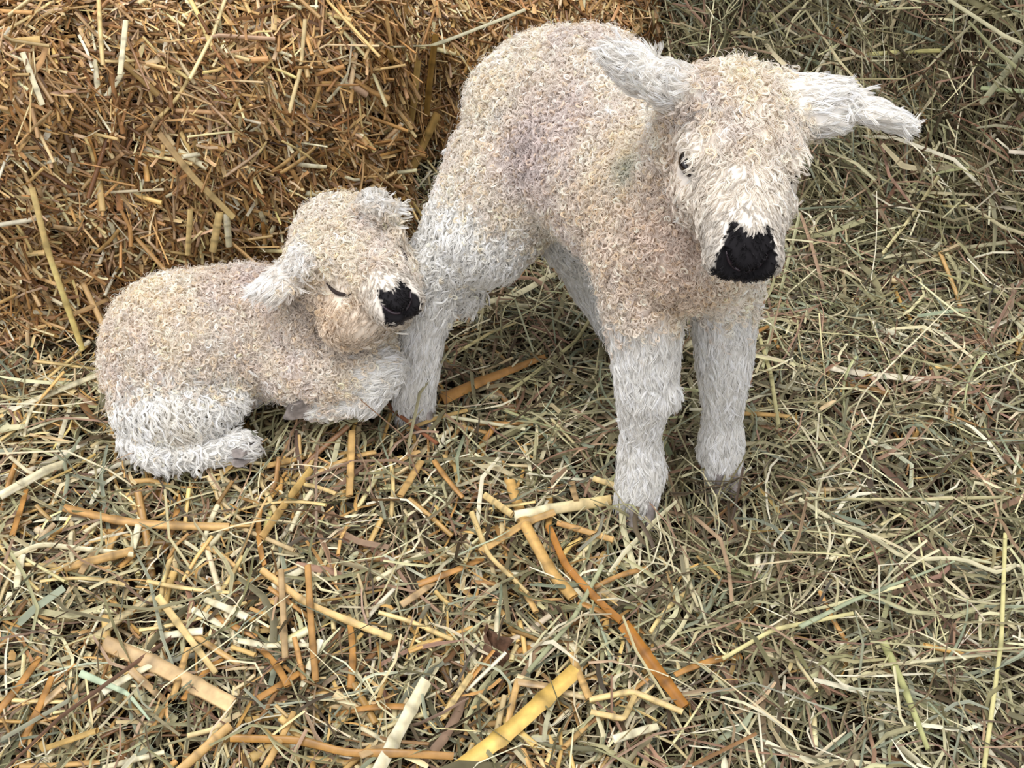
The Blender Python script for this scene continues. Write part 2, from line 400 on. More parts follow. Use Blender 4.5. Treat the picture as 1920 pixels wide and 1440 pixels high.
def head(B, O, f, l, sc_=1.0, ef=.0125, mz=1.0, nb=0.0):
    """f towards the nose, l towards the picture's right side of the face; returns the local frame"""
    f = unit(f); l = unit(l - f * np.dot(f, l)); u = np.cross(f, l)
    if u[2] < 0: u = -u
    M = np.stack([f, l, u], 1); P = lambda a, b, c: O + M @ (np.array([a, b, c]) * sc_)
    R = lambda *r: np.array(r) * sc_
    B.ell(P(-.020, 0, -.004), R(.038, .043, .037), M, 'poll', f, keep=False)
    B.ell(P(-.002, 0, .004), R(.034, .039, .030), M, 'poll', f, keep=False)
    for s in (-1, 1):
        B.ell(P(.012, s * .0195, -.012), R(.036, .0185, .026), M, 'cheek', f + l * s * .4 - u * .4, keep=False)
        B.ell(P(.006, s * .028, .013), R(.017, .010, .010), M, 'face', f, keep=False)
        B.ell(P(.075, s * .0105 * mz, -.001), R(.014, .0135 * mz, .0155 * mz), M, 'muzzle', f, keep=False)
    B.cap(P(.0, 0, .000), P(.062, 0, -.001), .031 * sc_, .0245 * sc_ * mz, 'face', f, keep=False)
    B.ell(P(.072, 0, -.002), R(.0175, .0235 * mz, .0195 * mz), M, 'muzzle', f, keep=False)
    B.cap(P(-.006, 0, -.028), P(.062, 0, -.015), .024 * sc_, .0165 * sc_, 'jaw', f, keep=False)
    return dict(O=O, M=M, s=sc_, P=P, ef=ef, nb=nb)

def carve(me, H, open_eye):
    """sockets, nostrils, mouth line: the surface itself is pushed in"""
    n = len(me.vertices); co = np.empty(n * 3, np.float32); me.vertices.foreach_get('co', co); co = co.reshape(-1, 3).astype(float)
    L = ((co - H['O']) @ H['M']) / H['s']
    f, l, u = L.T
    la = np.abs(l)
    dx = np.zeros_like(L)
    # nostrils: comma curves on the nose end
    t = np.linspace(0, 1, 12)[:, None]
    cx = 0.0045 + 0.0085 * t[:, 0] ** 0.8; cy = -0.0005 + 0.0100 * t[:, 0] ** 1.6
    dd = np.min(np.hypot(la[:, None] - cx[None], u[:, None] - cy[None]), 1)
    on = (f > .07)
    dx[:, 0] -= np.where(on, 0.0080 * np.exp(-(dd / .0026) ** 2), 0)
    dx[:, 0] -= np.where(f > .075, 0.0015 * np.exp(-(l / .0012) ** 2) * (u < -.004) * (u > -.015), 0)
    # mouth
    near = (f > .02) & (f < .095) & (u < 0.0)
    um = -.0135 - .05 * np.maximum(.07 - f, 0) * .2
    k = np.where(near, 0.0025 * np.exp(-((u - um) / .0018) ** 2), 0)
    dx[:, 1] -= np.sign(l) * k; dx[:, 0] -= k * (f > .07)
    # eye sockets
    for s in (-1, 1):
        e = np.array([H['ef'], s * .0345, .004])
        r = np.sqrt(((L - e) / np.array([.0125, .010, .008])) ** 2 @ np.ones(3))
        dx[:, 1] -= s * (0.0045 if open_eye else 0.0015) * np.exp(-r ** 2)
    near_head = (np.linalg.norm(L - np.array([.02, 0, 0]), axis=1) < .1)[:, None]
    co = co + ((dx * near_head) @ H['M'].T) * H['s']
    me.vertices.foreach_set('co', co.astype(np.float32).ravel()); me.update()
    return me

def nose_mask(H, p):
    """0..1 black of the nose patch (coat colour), heart-shaped from the front"""
    L = ((p - H['O']) @ H['M']) / H['s']; f, l, u = L.T; la = np.abs(l)
    edge = .0725 - 0.0065 * np.exp(-((la - .010) / .005) ** 2) + 1.8 * np.maximum(la - .0120 + H['nb'] * .4, 0) + .006 * (u < -.004) + H['nb']
    edge = edge + .0012 * wob(l * 30, u * 30, 60)
    m = (f > edge) & (u > -.0175) & (f < .12) & (la < .03)
    return m.astype(float), L

WOOLS = dict(cream=(242, 234, 222), white=(246, 244, 239), mauve=(220, 208, 206), tan=(224, 206, 190), fawn=(212, 192, 168), yellow=(240, 224, 196), dirt_shade=(128, 112, 100), green=(120, 156, 138), black=(30, 28, 30))
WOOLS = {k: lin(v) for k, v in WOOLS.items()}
CR = dict(body=None, thigh=None)

def coat_colour(H, kinds, p, stain_shade, rs, pale):
    n = len(p); c = np.empty((n, 3))
    bycol = {'body': WOOLS['cream'], 'thigh': WOOLS['white'] * .97, 'leg': WOOLS['white'], 'poll': WOOLS['cream'], 'cheek': WOOLS['cream'] * .97, 'face': WOOLS['cream'] * .93, 'jaw': WOOLS['cream'] * .9, 'muzzle': WOOLS['cream'] * .70, 'ear': lin((250, 245, 238)), 'neck': WOOLS['cream']}
    for k, v in bycol.items(): c[kinds == k] = v
    w = wob(p[:, 0] * 3 + p[:, 2] * 2, p[:, 1] * 3 - p[:, 2] * 2.2, 9)[:, None]; w2 = wob(p[:, 0] * 3 - p[:, 2] * 3, p[:, 1] * 2, 14)[:, None]
    woolly = np.isin(kinds, ['body', 'poll', 'neck'])[:, None]
    c = np.where(woolly, c + (WOOLS['mauve'] - c) * np.clip(w * .45 + .12, 0, .5), c)
    c = np.where(woolly, c + (WOOLS['yellow'] - c) * np.clip(w2 * .3 + pale, 0, .4), c)
    for q, r, name, a in stain_shade:
        g = np.exp(-(np.linalg.norm(p - q, axis=1) / r) ** 2)[:, None] * a
        c = c + (WOOLS[name] - c) * np.clip(g, 0, 1)
    if H:
        m, L = nose_mask(H, p); m = m[:, None]
        c = c * (1 - m) + (WOOLS['black'] + (lin((112, 106, 106)) - WOOLS['black']) * (sstep(-.006, -.013, L[:, 2])[:, None] * .6)) * m
        # pinkish thin hair beside the eye
    return np.clip(c, 0, .95)

def fibres(name, me, B, H, parent, stain_shade, dens, seed, pale=0.0, open_eye=True, exclude=None, curlsize=1.0, curly_face=False):
    rs = np.random.default_rng(seed)
    me.calc_loop_triangles(); nt = len(me.loop_triangles)
    tv = np.empty(nt * 3, np.int32); me.loop_triangles.foreach_get('vertices', tv); tv = tv.reshape(-1, 3)
    co = np.empty(len(me.vertices) * 3, np.float32); me.vertices.foreach_get('co', co); co = co.reshape(-1, 3).astype(float)
    vn = np.empty(len(me.vertices) * 3, np.float32); me.vertex_normals.foreach_get('vector', vn); vn = vn.reshape(-1, 3).astype(float)
    tri = co[tv]; area = np.linalg.norm(np.cross(tri[:, 1] - tri[:, 0], tri[:, 2] - tri[:, 0]), axis=1) / 2
    tot = area.sum(); NL = int(tot * dens)
    ti = rs.choice(nt, NL, p=area / tot); r1 = np.sqrt(rs.random(NL)); r2 = rs.random(NL)
    bc = np.stack([1 - r1, r1 * (1 - r2), r1 * r2], 1)
    p = (tri[ti] * bc[:, :, None]).sum(1); n = unit((vn[tv[ti]] * bc[:, :, None]).sum(1))
    pj = p + rs.normal(0, .011, p.shape)
    idx = classify(B, pj); kinds = np.array([q[0] for q in B.prims])[idx]; flow = np.array([q[5] for q in B.prims])[idx]
    print(name, 'area %.3f locks %d' % (tot, NL))
    keep = p[:, 2] > -0.01
    if H:
        blk, L = nose_mask(H, p)
        for s in (-1, 1):
            if open_eye: keep &= np.linalg.norm((L - np.array([H['ef'] - .003, s * .036, .0035])) / np.array([.0175, .03, .0095]), axis=1) > 1
            else: keep &= ~((np.abs(L[:, 0] - H['ef'] + .002) < .016) & (np.abs(L[:, 2] - .002) < .0028) & (L[:, 1] * s > .02))
        t = np.linspace(0, 1, 12); cx = 0.0045 + 0.0085 * t ** 0.8; cy = -0.0005 + 0.0100 * t ** 1.6
        dn = np.min(np.hypot(np.abs(L[:, 1])[:, None] - cx, L[:, 2][:, None] - cy), 1)
        keep &= ~((L[:, 0] > .07) & (dn < .0024) & (L[:, 0] < .12))
    else: blk = np.zeros(NL)
    if exclude is not None: keep &= exclude(p)
    p, n, kinds, flow, blk = p[keep], n[keep], kinds[keep], flow[keep], blk[keep]; NL = len(p)
    if H:
        L = L[keep]; fz = np.isin(kinds, ['face', 'cheek', 'jaw', 'poll'])
        kinds = kinds.astype('<U8'); kinds[fz & (L[:, 0] > .052) & (L[:, 0] < .12)] = 'muzzle'
        nearE = np.zeros(NL, bool)
        for s in (-1, 1): nearE |= np.linalg.norm(L - np.array([H['ef'] - .002, s * .034, .004]), axis=1) < .0165
        if curly_face: kinds[np.isin(kinds, ['face', 'cheek', 'jaw'])] = 'poll'
        else:
          for s in (-1, 1): kinds[(kinds == 'poll') & (np.linalg.norm(L - np.array([H['ef'], s * .034, .004]), axis=1) < .019)] = 'cheek'
    rootcol = coat_colour(H, kinds, p, stain_shade, rs, pale)
    if H: kinds[nearE] = 'muzzle'
    # face hair parts along the middle and sweeps outwards
    if H:
        fl, ll, ul = H['M'].T
        fm = np.isin(kinds, ['face', 'cheek', 'muzzle', 'jaw']); lat = np.clip(L[:, 1] / .018, -1, 1)[:, None]
        ff = fl * .62 + ll * lat * .9 - ul * .25
        flow = np.where(fm[:, None], ff, flow)
        flow = np.where((kinds == 'ear')[:, None], flow + np.array([0, 0, -.05]), flow)
    flow = flow + rs.normal(0, .25, flow.shape)
    tng = unit(flow - n * (flow * n).sum(1, keepdims=True)); sid = np.cross(n, tng)
    iscurl = np.isin(kinds, ['body', 'poll', 'neck']) & (blk < .5)
    K = 10; s = np.linspace(0, 1, K)[None, :]
    out, cols, rad, szs = [], [], [], []
    def emit(m, per, make, spread, rr, jit=.09):
        i = np.nonzero(m)[0]
        if not len(i): return
        base, prm = make(i)                       # n,K,3
        for _ in range(per):
            o = rs.normal(0, 1, (len(i), 3)) * spread
            cen = base.mean(1, keepdims=True)
            sc2 = rs.normal(1, .10, (len(i), 1, 1))
            Q = cen + (base - cen) * sc2 + o[:, None, :] * (0.4 + 0.6 * s[..., None])
            Q[:, 0] = p[i] + o * .8 - n[i] * .001
            c = rootcol[i] * prm * np.exp(rs.normal(0, jit, (len(i), 1)))
            out.append(Q); cols.append(np.clip(c, 0, .95)); rad.append(np.full(len(i), rr))
    def curl(i):
        m = len(i); R = rs.uniform(.0016, .0038, (m, 1)) * curlsize * np.where(kinds[i] == 'poll', 1.25, 1.0)[:, None]; turns = rs.uniform(.65, 1.5, (m, 1)); th0 = rs.uniform(0, 6.28, (m, 1)); hh = rs.uniform(.0025, .0062, (m, 1))
        dirn = np.where(rs.random((m, 1)) < .5, 1, -1)
        ax = unit(n[i] + rs.normal(0, .55, (m, 3))); a = unit(np.cross(ax, tng[i])); b = np.cross(ax, a)
        th = th0 + dirn * turns * 6.28 * s
        r = R * (0.35 + 0.65 * np.minimum(s * 2.2, 1)) * (1 - .25 * s)
        h = hh * np.minimum(s * 2.0, 1) ** .7
        Q = p[i][:, None] + n[i][:, None] * h[..., None] + a[:, None] * (r * np.cos(th))[..., None] + b[:, None] * (r * np.sin(th))[..., None] + tng[i][:, None] * (rs.uniform(-.001, .0028, (m, 1)) * s)[..., None]
        tint = rs.random((m, 1)); col = np.where(tint < .22, np.array([[1.0, .94, .83]]), np.where(tint > .7, np.array([[1.10, 1.09, 1.08]]), 1.0)) * np.exp(rs.normal(0, .12, (m, 1)))
        return Q, col
    def wave(Lr, A, fr, hh, droop=0.0):
        def g(i):
            m = len(i); LL = rs.uniform(*Lr, (m, 1)); ph = rs.uniform(0, 6.28, (m, 1)); F = rs.uniform(*fr, (m, 1)); Am = rs.uniform(.4, 1, (m, 1)) * A
            lat = Am * (np.sin(ph + F * 6.28 * s) - np.sin(ph)) * np.minimum(s * 2, 1)
            h = rs.uniform(.4, 1, (m, 1)) * hh * np.sin(np.minimum(s * 1.5, 1) * 1.57) * (1 - .3 * s) + Am * .4 * np.cos(ph + F * 6.28 * s) * s
            h = np.maximum(h, .0004)
            Q = p[i][:, None] + n[i][:, None] * h[..., None] + tng[i][:, None] * (LL * s)[..., None] + sid[i][:, None] * lat[..., None]
            Q[..., 2] -= droop * s ** 2
            return Q, np.exp(rs.normal(0, .13, (m, 1)))
        return g
    S = H['s'] if H else 1.0
    pollm = kinds == 'poll'; soft = rs.random(NL) < np.where(pollm, .6, .12)
    emit(iscurl & ~soft, 7, curl, .00045, .00020); emit(iscurl & soft, 7, wave((.009, .015), .0028, (.8, 1.6), .0055), .0005, .00019)
    emit(iscurl, 3, wave((.003, .007), .0015, (.6, 1.5), .0065), .0012, .00016)
    emit(iscurl & (rs.random(NL) < .5), 2, wave((.003, .009), .0022, (.5, 1.2), .0115), .0022, .00010)
    m = (kinds == 'thigh'); emit(m, 9, wave((.012, .022), .0030, (.8, 1.5), .0062), .0006, .00021); emit(m & (rs.random(NL) < .4), 6, curl, .0005, .00021)
    m = (kinds == 'leg'); emit(m, 8, wave((.009, .018), .0012, (.4, .9), .0042), .0008, .00018)
    m = (kinds == 'ear'); emit(m, 8, wave((.009, .018), .0012, (.3, .9), .0034), .0007, .00017)
    m = np.isin(kinds, ['cheek', 'jaw']) & (blk < .5); emit(m, 8, wave((.008, .014) , .0020, (.7, 1.3), .0038), .0005, .00019)
    m = (kinds == 'face') & (blk < .5); emit(m, 7, wave((.008, .014), .0016, (.5, 1.1), .0030), .0005, .00018)
    m = (kinds == 'muzzle') & (blk < .5); emit(m, 6, wave((.004, .007), .0006, (.3, .7), .0019), .0004, .00016)
    m = blk >= .5; emit(m, 7, wave((.0018, .0034), .0003, (.2, .5), .0018), .0005, .00014, .45)
    Q = np.concatenate(out); C = np.concatenate(cols); Rr = np.concatenate(rad); N = len(Q)
    hc = bpy.data.hair_curves.new(name); hc.add_curves([K] * N)
    hc.attributes['position'].data.foreach_set('vector', Q.astype(np.float32).ravel())
    ra = hc.attributes.get('radius') or hc.attributes.new('radius', 'FLOAT', 'POINT')
    tp = np.ones(K); tp[-1] = .35; tp[-2] = .8
    ra.data.foreach_set('value', (Rr[:, None] * tp[None]).astype(np.float32).ravel())
    ca = hc.attributes.new('Col', 'FLOAT_COLOR', 'CURVE'); c4 = np.ones((N, 4), np.float32); c4[:, :3] = C
    ca.data.foreach_set('color', c4.ravel())
    hc.materials.append(M_HAIR)
    print(name, 'fibres', N)
    return link(name, hc, parent)

def finish_body(name, me, B, H, parent, stain_shade, pale=0.0):
    co = np.empty(len(me.vertices) * 3, np.float32); me.vertices.foreach_get('co', co); co = co.reshape(-1, 3).astype(float)
    kinds = np.array([q[0] for q in B.prims])[classify(B, co)]
    c = coat_colour(H, kinds, co, stain_shade, rng, pale)
    at = me.attributes.new('Col', 'FLOAT_COLOR', 'POINT'); c4 = np.ones((len(co), 4), np.float32); c4[:, :3] = c
    at.data.foreach_set('color', c4.ravel()); me.materials.clear(); me.materials.append(M_WOOL); me.name = name
    me.polygons.foreach_set('use_smooth', np.ones(len(me.polygons), bool))
    return link(name, me, parent)

def ball(name, c, r, M, mat, parent, sub=3):
    bm = bmesh.new(); g = bmesh.ops.create_icosphere(bm, subdivisions=sub, radius=1)
    for v in g['verts']: v.co = Vector(np.asarray(c) + M @ (np.array(v.co) * r))
    me = bpy.data.meshes.new(name); bm.to_mesh(me); bm.free(); me.materials.append(mat)
    me.polygons.foreach_set('use_smooth', np.ones(len(me.polygons), bool))
    return link(name, me, parent)

def tube_obj(name, pts, r, mat, parent, ref=(0, 0, 1), flat=1.0, ring=8):
    pts = np.asarray(pts, float); K = len(pts); r = np.broadcast_to(np.asarray(r, float), (K,)); rm = r.max()
    V, q, _ = tubes(pts[None], np.array([rm]), np.array([rm * flat]), np.array([ref], float), ring=ring, taper=r / rm)
    i0 = len(V); V = np.vstack([V, pts[0], pts[-1]])
    t = [(k, i0, (k + 1) % ring) for k in range(ring)] + [((K - 1) * ring + (k + 1) % ring, i0 + 1, (K - 1) * ring + k) for k in range(ring)]
    return link(name, mesh_np(name, V, q, t, mat=mat), parent)

def hoof(a, toe, side, parent, r=.0125):
    """cloven hoof: two pointed claws side by side under the fetlock at a"""
    a = np.asarray(a, float); toe = unit(toe); side = unit(side); up = np.cross(side, toe); up = up * np.sign(up[2] + 1e-6)
    bm = bmesh.new()
    for s in (-1, 1):
        rows = []
        for h, ln, wd in ((.020, .6, .75), (.010, .9, .95), (.0, 1.25, 1.0)):
            ring = []
            for k in range(12):
                an = k / 12 * 6.283185; ca, sa = math.cos(an), math.sin(an)
                ring.append(bm.verts.new(Vector(a + up * h + side * (s * r * .48 + sa * r * .46 * wd) + toe * (ca * r * ln * (1.25 if ca > 0 else .7) + r * .2))))
            rows.append(ring)
        for i in range(2):
            for k in range(12): bm.faces.new((rows[i][k], rows[i][(k + 1) % 12], rows[i + 1][(k + 1) % 12], rows[i + 1][k]))
        bm.faces.new(rows[0]); bm.faces.new(rows[-1][::-1])
    bmesh.ops.recalc_face_normals(bm, faces=bm.faces[:])
    me = bpy.data.meshes.new('hoof'); bm.to_mesh(me); bm.free(); me.materials.append(M_HOOF)
    return link('hoof', me, parent)

def tree_of(me):
    return BVHTree.FromPolygons([tuple(v.co) for v in me.vertices], [tuple(p.vertices) for p in me.polygons])
def on_skin(T, H, pt, axis, off):
    """pt local, cast inwards along -axis (local) and lifted by off"""
    ax = H['M'] @ np.asarray(axis, float); o = H['P'](*pt) + ax * .06
    hit = T.ray_cast(Vector(o), Vector(-ax))[0]
    return (np.array(hit) if hit is not None else H['P'](*pt)) + ax * off
def nostrils(H, T, parent):
    for s in (-1, 1):
        t = np.linspace(0, 1, 10)
        pts = [on_skin(T, H, (.08, s * (0.0022 + 0.0104 * k ** .8), -.0032 + .0118 * k ** 1.9), (.95, 0, .3), .0006) for k in t]
        tube_obj('nostril_rim', pts, np.array([.0008, .0013, .0016, .0017, .0017, .0016, .0014, .0012, .0009, .0005]), M_NOSTRIL, parent, ref=H['M'][:, 0])

# ---------------------------------------------------------------- standing lamb
SB = Body()
rump = np.array([.040, .054, .256]); chest = np.array([.137, -.128, .262])
SB.cap(rump, (.090, -.035, .256), .075, .069, 'body', (.1, -.1, -1))
SB.cap((.090, -.035, .256), chest, .069, .060, 'body', (.1, -.1, -1))
SB.ell(W(978, 205, y=.045), np.array([.046, .046, .046]), kind='body')
SB.ell((.062, .030, .276), np.array([.070, .072, .068]), kind='body')
SB.cap(chest, (.142, -.135, .335), .050, .043, 'neck', (0, -.2, -1), keep=False)
SB.cap((.142, -.135, .335), (.152, -.165, .372), .043, .040, 'neck', (0, -.2, -1), keep=False)
SB.cap(chest + (0, -.004, -.01), chest + (.0, -.006, -.022), .046, .038, 'body', (0, 0, -1))
# near hind leg, stretched back to the left
h1, h2, h3, h4, h5 = W(968, 330, y=.02), W(906, 425, y=.0), W(826, 496, y=-.012), W(796, 610, y=-.030), W(776, 718, y=-.046)
SB.cap(h1, h2, .060, .047, 'body', (-.5, -.3, -1)); SB.cap(h1 * .35 + h2 * .65, h2, .050, .048, 'thigh', (-.5, -.3, -1)); SB.cap(h2, h3, .046, .029, 'thigh', h3 - h2)
SB.cap(h3, h4, .0275, .0180, 'leg'); SB.cap(h4, h5, .0175, .0190, 'leg')
h6 = np.array([-.092, -.048, .010]); SB.cap(h5, h6, .0185, .0165, 'leg')
SB.ell(W(866, 535, y=-.012), np.array([.018, .014, .024]), kind='thigh', flow=(.2, 0, -1))
# far hind leg
g1, g2, g3, g4 = np.array([.095, .075, .21]), W(1075, 440, y=.065), W(1112, 540, y=.075), np.array([.112, .055, .012])
SB.cap(g1, g2, .045, .028, 'thigh', (.1, 0, -1)); SB.cap(g2, g3, .026, .019, 'leg'); SB.cap(g3, g4, .018, .016, 'leg')
# front legs
def foreleg(pts, rad):
    for i in range(len(pts) - 1): SB.cap(pts[i], pts[i + 1], rad[i], rad[i + 1], 'body' if i == 0 else 'leg', pts[i + 1] - pts[i])
fl = [W(1205, 470, y=-.132), W(1208, 575, y=-.148), W(1212, 725, y=-.160), W(1200, 815, y=-.160), W(1203, 880, y=-.162)]
foreleg(fl, [.038, .0285, .0225, .0140, .0180]); flf = np.array([.108, -.166, .010]); SB.cap(fl[-1], flf, .0180, .0165, 'leg')
SB.ell(W(1222, 732, y=-.164), np.array([.021, .017, .021]), kind='leg')
fr = [W(1350, 470, y=-.100), W(1358, 560, y=-.112), W(1358, 690, y=-.120), W(1355, 780, y=-.120), W(1352, 835, y=-.122)]
foreleg(fr, [.036, .0255, .0200, .0135, .0175]); frf = np.array([.187, -.128, .010]); SB.cap(fr[-1], frf, .0175, .0150, 'leg')
SB.cap(W(890, 300, y=.085), W(826, 418, y=.045), .020, .012, 'thigh')
# head
RUB = lambda v: np.array([v[0], v[1] * .643 - v[2] * .766, v[1] * .766 + v[2] * .643])
sf = RUB((-.032, -.90, .44)); sl = RUB((.99, -.06, -.05))
nose_tip = W(1396, 512, y=-.272); sO = nose_tip - unit(sf) * .088 * 1.08
SH = head(SB, sO, sf, sl, 1.08)
def ear(B, base, tip, width, face, sag=(0, 0, 0), n=9, tipw=.28):
    t = np.linspace(0, 1, n); base, tip = np.asarray(base), np.asarray(tip)
    pts = [base + (tip - base) * k + np.asarray(sag) * math.sin(k * math.pi) for k in t]
    wd = [width * (0.62 + 0.38 * math.sin(min(k * 2.6, 1.57))) * (1 - (max(k - .35, 0) / .65) ** 1.7 * (1 - tipw)) for k in t]
    ax = unit(tip - base); w = unit(np.cross(ax, face)); nn = np.cross(w, ax)
    B.sheet(pts, wd, [.0045] * (n - 1) + [.003], [w] * n, [nn * -1] * n)
eL0, eL1 = W(1252, 158, y=-.175), W(1136, 104, y=-.135)
ear(SB, eL0, eL1, .0215, RUB((-.1, -.75, .65)), sag=RUB((.0, -.004, 0)))
eR0, eR1 = W(1550, 200, y=-.175), W(1700, 236, y=-.165)
ear(SB, eR0, eR1, .023, RUB((-.2, -.8, -.55)), sag=RUB((0, .0015, .002)), tipw=.25)
def stub(a, b, r1, r2): SB.cap(a, b, r1, r2, 'ear', keep=False)
stub(sO + SH['M'] @ np.array([-.036, -.026, .006]), eL0, .020, .014); stub(sO + SH['M'] @ np.array([-.034, .026, .006]), eR0, .024, .018)
KEEP.append((sO, sO + unit(sf) * .08, .045, .03))

sme = carve(SB.mesh(.0026, 8), SH, True)
standing = empty('lamb', (.06, -.04, 0)); tag(standing, 'standing cream white curly lamb with black nose looking down, ears out sideways', 'lamb')
st_s = [(W(1148, 158, y=-.14), .008, 'dirt_shade', .3), (W(1188, 325, y=-.12), .014, 'green', .55), (W(1100, 480, y=-.05), .02, 'green', .25), (W(1075, 400, y=-.03), .022, 'green', .3), (W(1000, 300, y=-.03), .035, 'mauve', .8),  # first patch: dark shading inside the left ear, painted into its colour
        (W(1010, 290, y=-.03), .02, 'dirt_shade', .3), (W(1240, 470, y=-.19), .04, 'mauve', .6), (W(1260, 540, y=-.18), .03, 'tan', .5), (W(1250, 420, y=-.18), .05, 'tan', .6), (W(1290, 560, y=-.18), .03, 'fawn', .45), (W(1150, 420, y=-.12), .05, 'tan', .35), (W(1060, 230, y=-.02), .05, 'mauve', .3)]
finish_body('body', sme, SB, SH, standing, st_s, .05)
fibres('fleece', sme, SB, SH, standing, st_s, 115000, 11, .05, True)
for s in (-1, 1):
    ball('eye', SH['P'](.0125, s * .0310, .004), np.array([.0088, .0082, .0066]) * 1.08, SH['M'], M_EYE, standing)
    for k, nm in ((1, 'upper_eyelid'), (-1, 'lower_eyelid')):
        a = np.linspace(-1.35, 1.35, 12)
        pts = [SH['P'](.0125 + .0098 * math.sin(t), s * (.0352 - .0042 * math.sin(t) ** 2), .004 + k * .0052 * math.cos(t)) for t in a]
        tube_obj(nm, pts, np.interp(a, [-1.35, 0, 1.35], [.0007, .0016, .0007]), M_LID, standing)
sT = tree_of(sme); nostrils(SH, sT, standing)
tube_obj('umbilical_stump', [W(1140, 452, y=-.07), W(1134, 470, y=-.075), W(1122, 482, y=-.078), W(1114, 494, y=-.08)], [.0022, .0030, .0018, .0008], M_LID, standing, flat=.5)
tow = unit(np.array([.35, -1, 0])); sd = np.cross(tow, [0, 0, 1])
hoof(flf + (0.002, -.004, -.012), (.1, -1, 0), (1, .1, 0), standing, .0145); hoof(frf + (0, -.004, -.012), (.15, -1, 0), (1, .15, 0), standing, .0135)
hoof(h6 + (.004, -.004, -.012), (.4, -1, 0), (1, .4, 0), standing, .014); hoof(g4 + (.0, -.004, -.012), (.4, -1, 0), (1, .4, 0), standing, .013)

# ---------------------------------------------------------------- lying lamb
LB = Body()
r0 = W(340, 655, y=-.045); r1 = W(470, 625, y=-.015); r2 = W(590, 640, y=-.035)
print('lying', r0, r1, r2)
LB.cap(r0, r1, .066, .060, 'body', (.3, -.2, -1)); LB.cap(r1, r2, .060, .047, 'body', (.3, -.2, -1))
LB.ell(W(295, 690, y=-.065), np.array([.046, .046, .046]), kind='body')
LB.ell(W(325, 760, y=-.095), np.array([.052, .036, .036]), kind='thigh', flow=(.2, -.4, -1))
LB.cap(W(335, 735, y=-.085), W(420, 740, y=-.085), .034, .020, 'thigh', (.3, -.3, -1))
LB.cap(W(262, 815, y=-.112), W(300, 845, y=-.125), .018, .017, 'leg', (1, -.2, -.2)); LB.cap(W(300, 845, y=-.125), W(445, 838, y=-.118), .0165, .0125, 'leg')
LB.cap(r2, W(660, 650, y=-.05), .046, .036, 'body', (.5, -.2, -.6))
LB.cap(W(560, 690, y=-.065), W(655, 700, y=-.072), .030, .022, 'body', (.8, -.2, -.3)); LB.cap(W(655, 700, y=-.072), W(712, 692, y=-.075), .021, .019, 'leg')
LB.cap(W(712, 700, y=-.075), W(690, 742, y=-.082), .018, .014, 'leg'); LB.cap(W(690, 742, y=-.082), W(600, 762, y=-.085), .013, .010, 'leg')
LB.cap(r2 + (.0, 0, .015), W(625, 520, y=-.035), .043, .038, 'neck', (.3, -.2, -1))
lf_ = RUB((.50, -.53, .68)); ll_ = RUB((.84, .45, -.267))
ln = W(757, 584, y=-.115); lO = ln - unit(lf_) * .088 * 1.08
print('lying nose', ln, 'O', lO)
LH = head(LB, lO, lf_, ll_, 1.08, ef=.036, mz=.88, nb=.005)
LB.ell(W(665, 596, y=-.085), np.array([.027, .024, .024]), kind='cheek', flow=(.3, -.2, -1), keep=False)
LB.cap(W(625, 520, y=-.035), lO - unit(lf_) * .035, .040, .036, 'neck', (.3, -.2, -1), keep=False)
la0 = W(566, 492, y=-.065); la1 = W(478, 546, y=-.075)
ear(LB, la0, la1, .0165, RUB((-.35, .25, .9)), sag=RUB((0, -.004, .002)))
LB.cap(lO + LH['M'] @ np.array([-.032, -.026, .006]), la0, .017, .012, 'ear', keep=False)
lb0 = W(700, 385, y=-.025); lb1 = W(748, 392, y=-.015)
ear(LB, lb0, lb1, .014, RUB((0, .5, .85)), n=6, tipw=.7)
LB.cap(lO + LH['M'] @ np.array([-.032, .026, .008]), lb0, .016, .012, 'ear', keep=False)
KEEP.append((lO - unit(lf_) * .04, lO + unit(lf_) * .08, .045, .03))
lme = carve(LB.mesh(.0026, 8), LH, False)
lying = empty('lamb', (-.24, -.04, 0)); tag(lying, 'sleeping cream curly lamb lying curled in the straw with eyes closed', 'lamb')
st_l = [(W(403, 540, y=-.045), .006, 'black', .75), (W(600, 600, y=-.06), .03, 'mauve', .4), (W(480, 500, y=-.01), .04, 'mauve', .6), (W(650, 610, y=-.10), .032, 'fawn', .75), (W(600, 570, y=-.09), .02, 'fawn', .6), (W(570, 560, y=-.06), .014, 'dirt_shade', .6), (W(610, 610, y=-.07), .016, 'dirt_shade', .6), (W(655, 650, y=-.07), .014, 'dirt_shade', .5), (W(330, 790, y=-.12), .02, 'yellow', .4), (W(230, 860, y=-.1), .02, 'mauve', .6)]  # neck wool under ear and cheek: dirt plus shade painted into the colour
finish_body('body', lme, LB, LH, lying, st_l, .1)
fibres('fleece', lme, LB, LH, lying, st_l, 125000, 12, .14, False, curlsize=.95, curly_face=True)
lT = tree_of(lme)
for s in (-1, 1):
    t = np.linspace(-1, 1, 14)
    pts = [on_skin(lT, LH, (.036 + .0135 * k, s * .015, .0045 - .0045 * (1 - k * k) + .001 * k), (0, s, .15), .0030 if s < 0 else .0012) for k in t]
    tube_obj('closed_eyelid', pts, .0005 + .0013 * (1 - t ** 2), M_LID, lying)
nostrils(LH, lT, lying)
hoof(W(449, 842, y=-.118), (1, -.1, -.1), (0, .3, 1), lying, .0095); hoof(W(575, 765, y=-.085), (-1, -.2, -.1), (0, 1, .2), lying, .012)

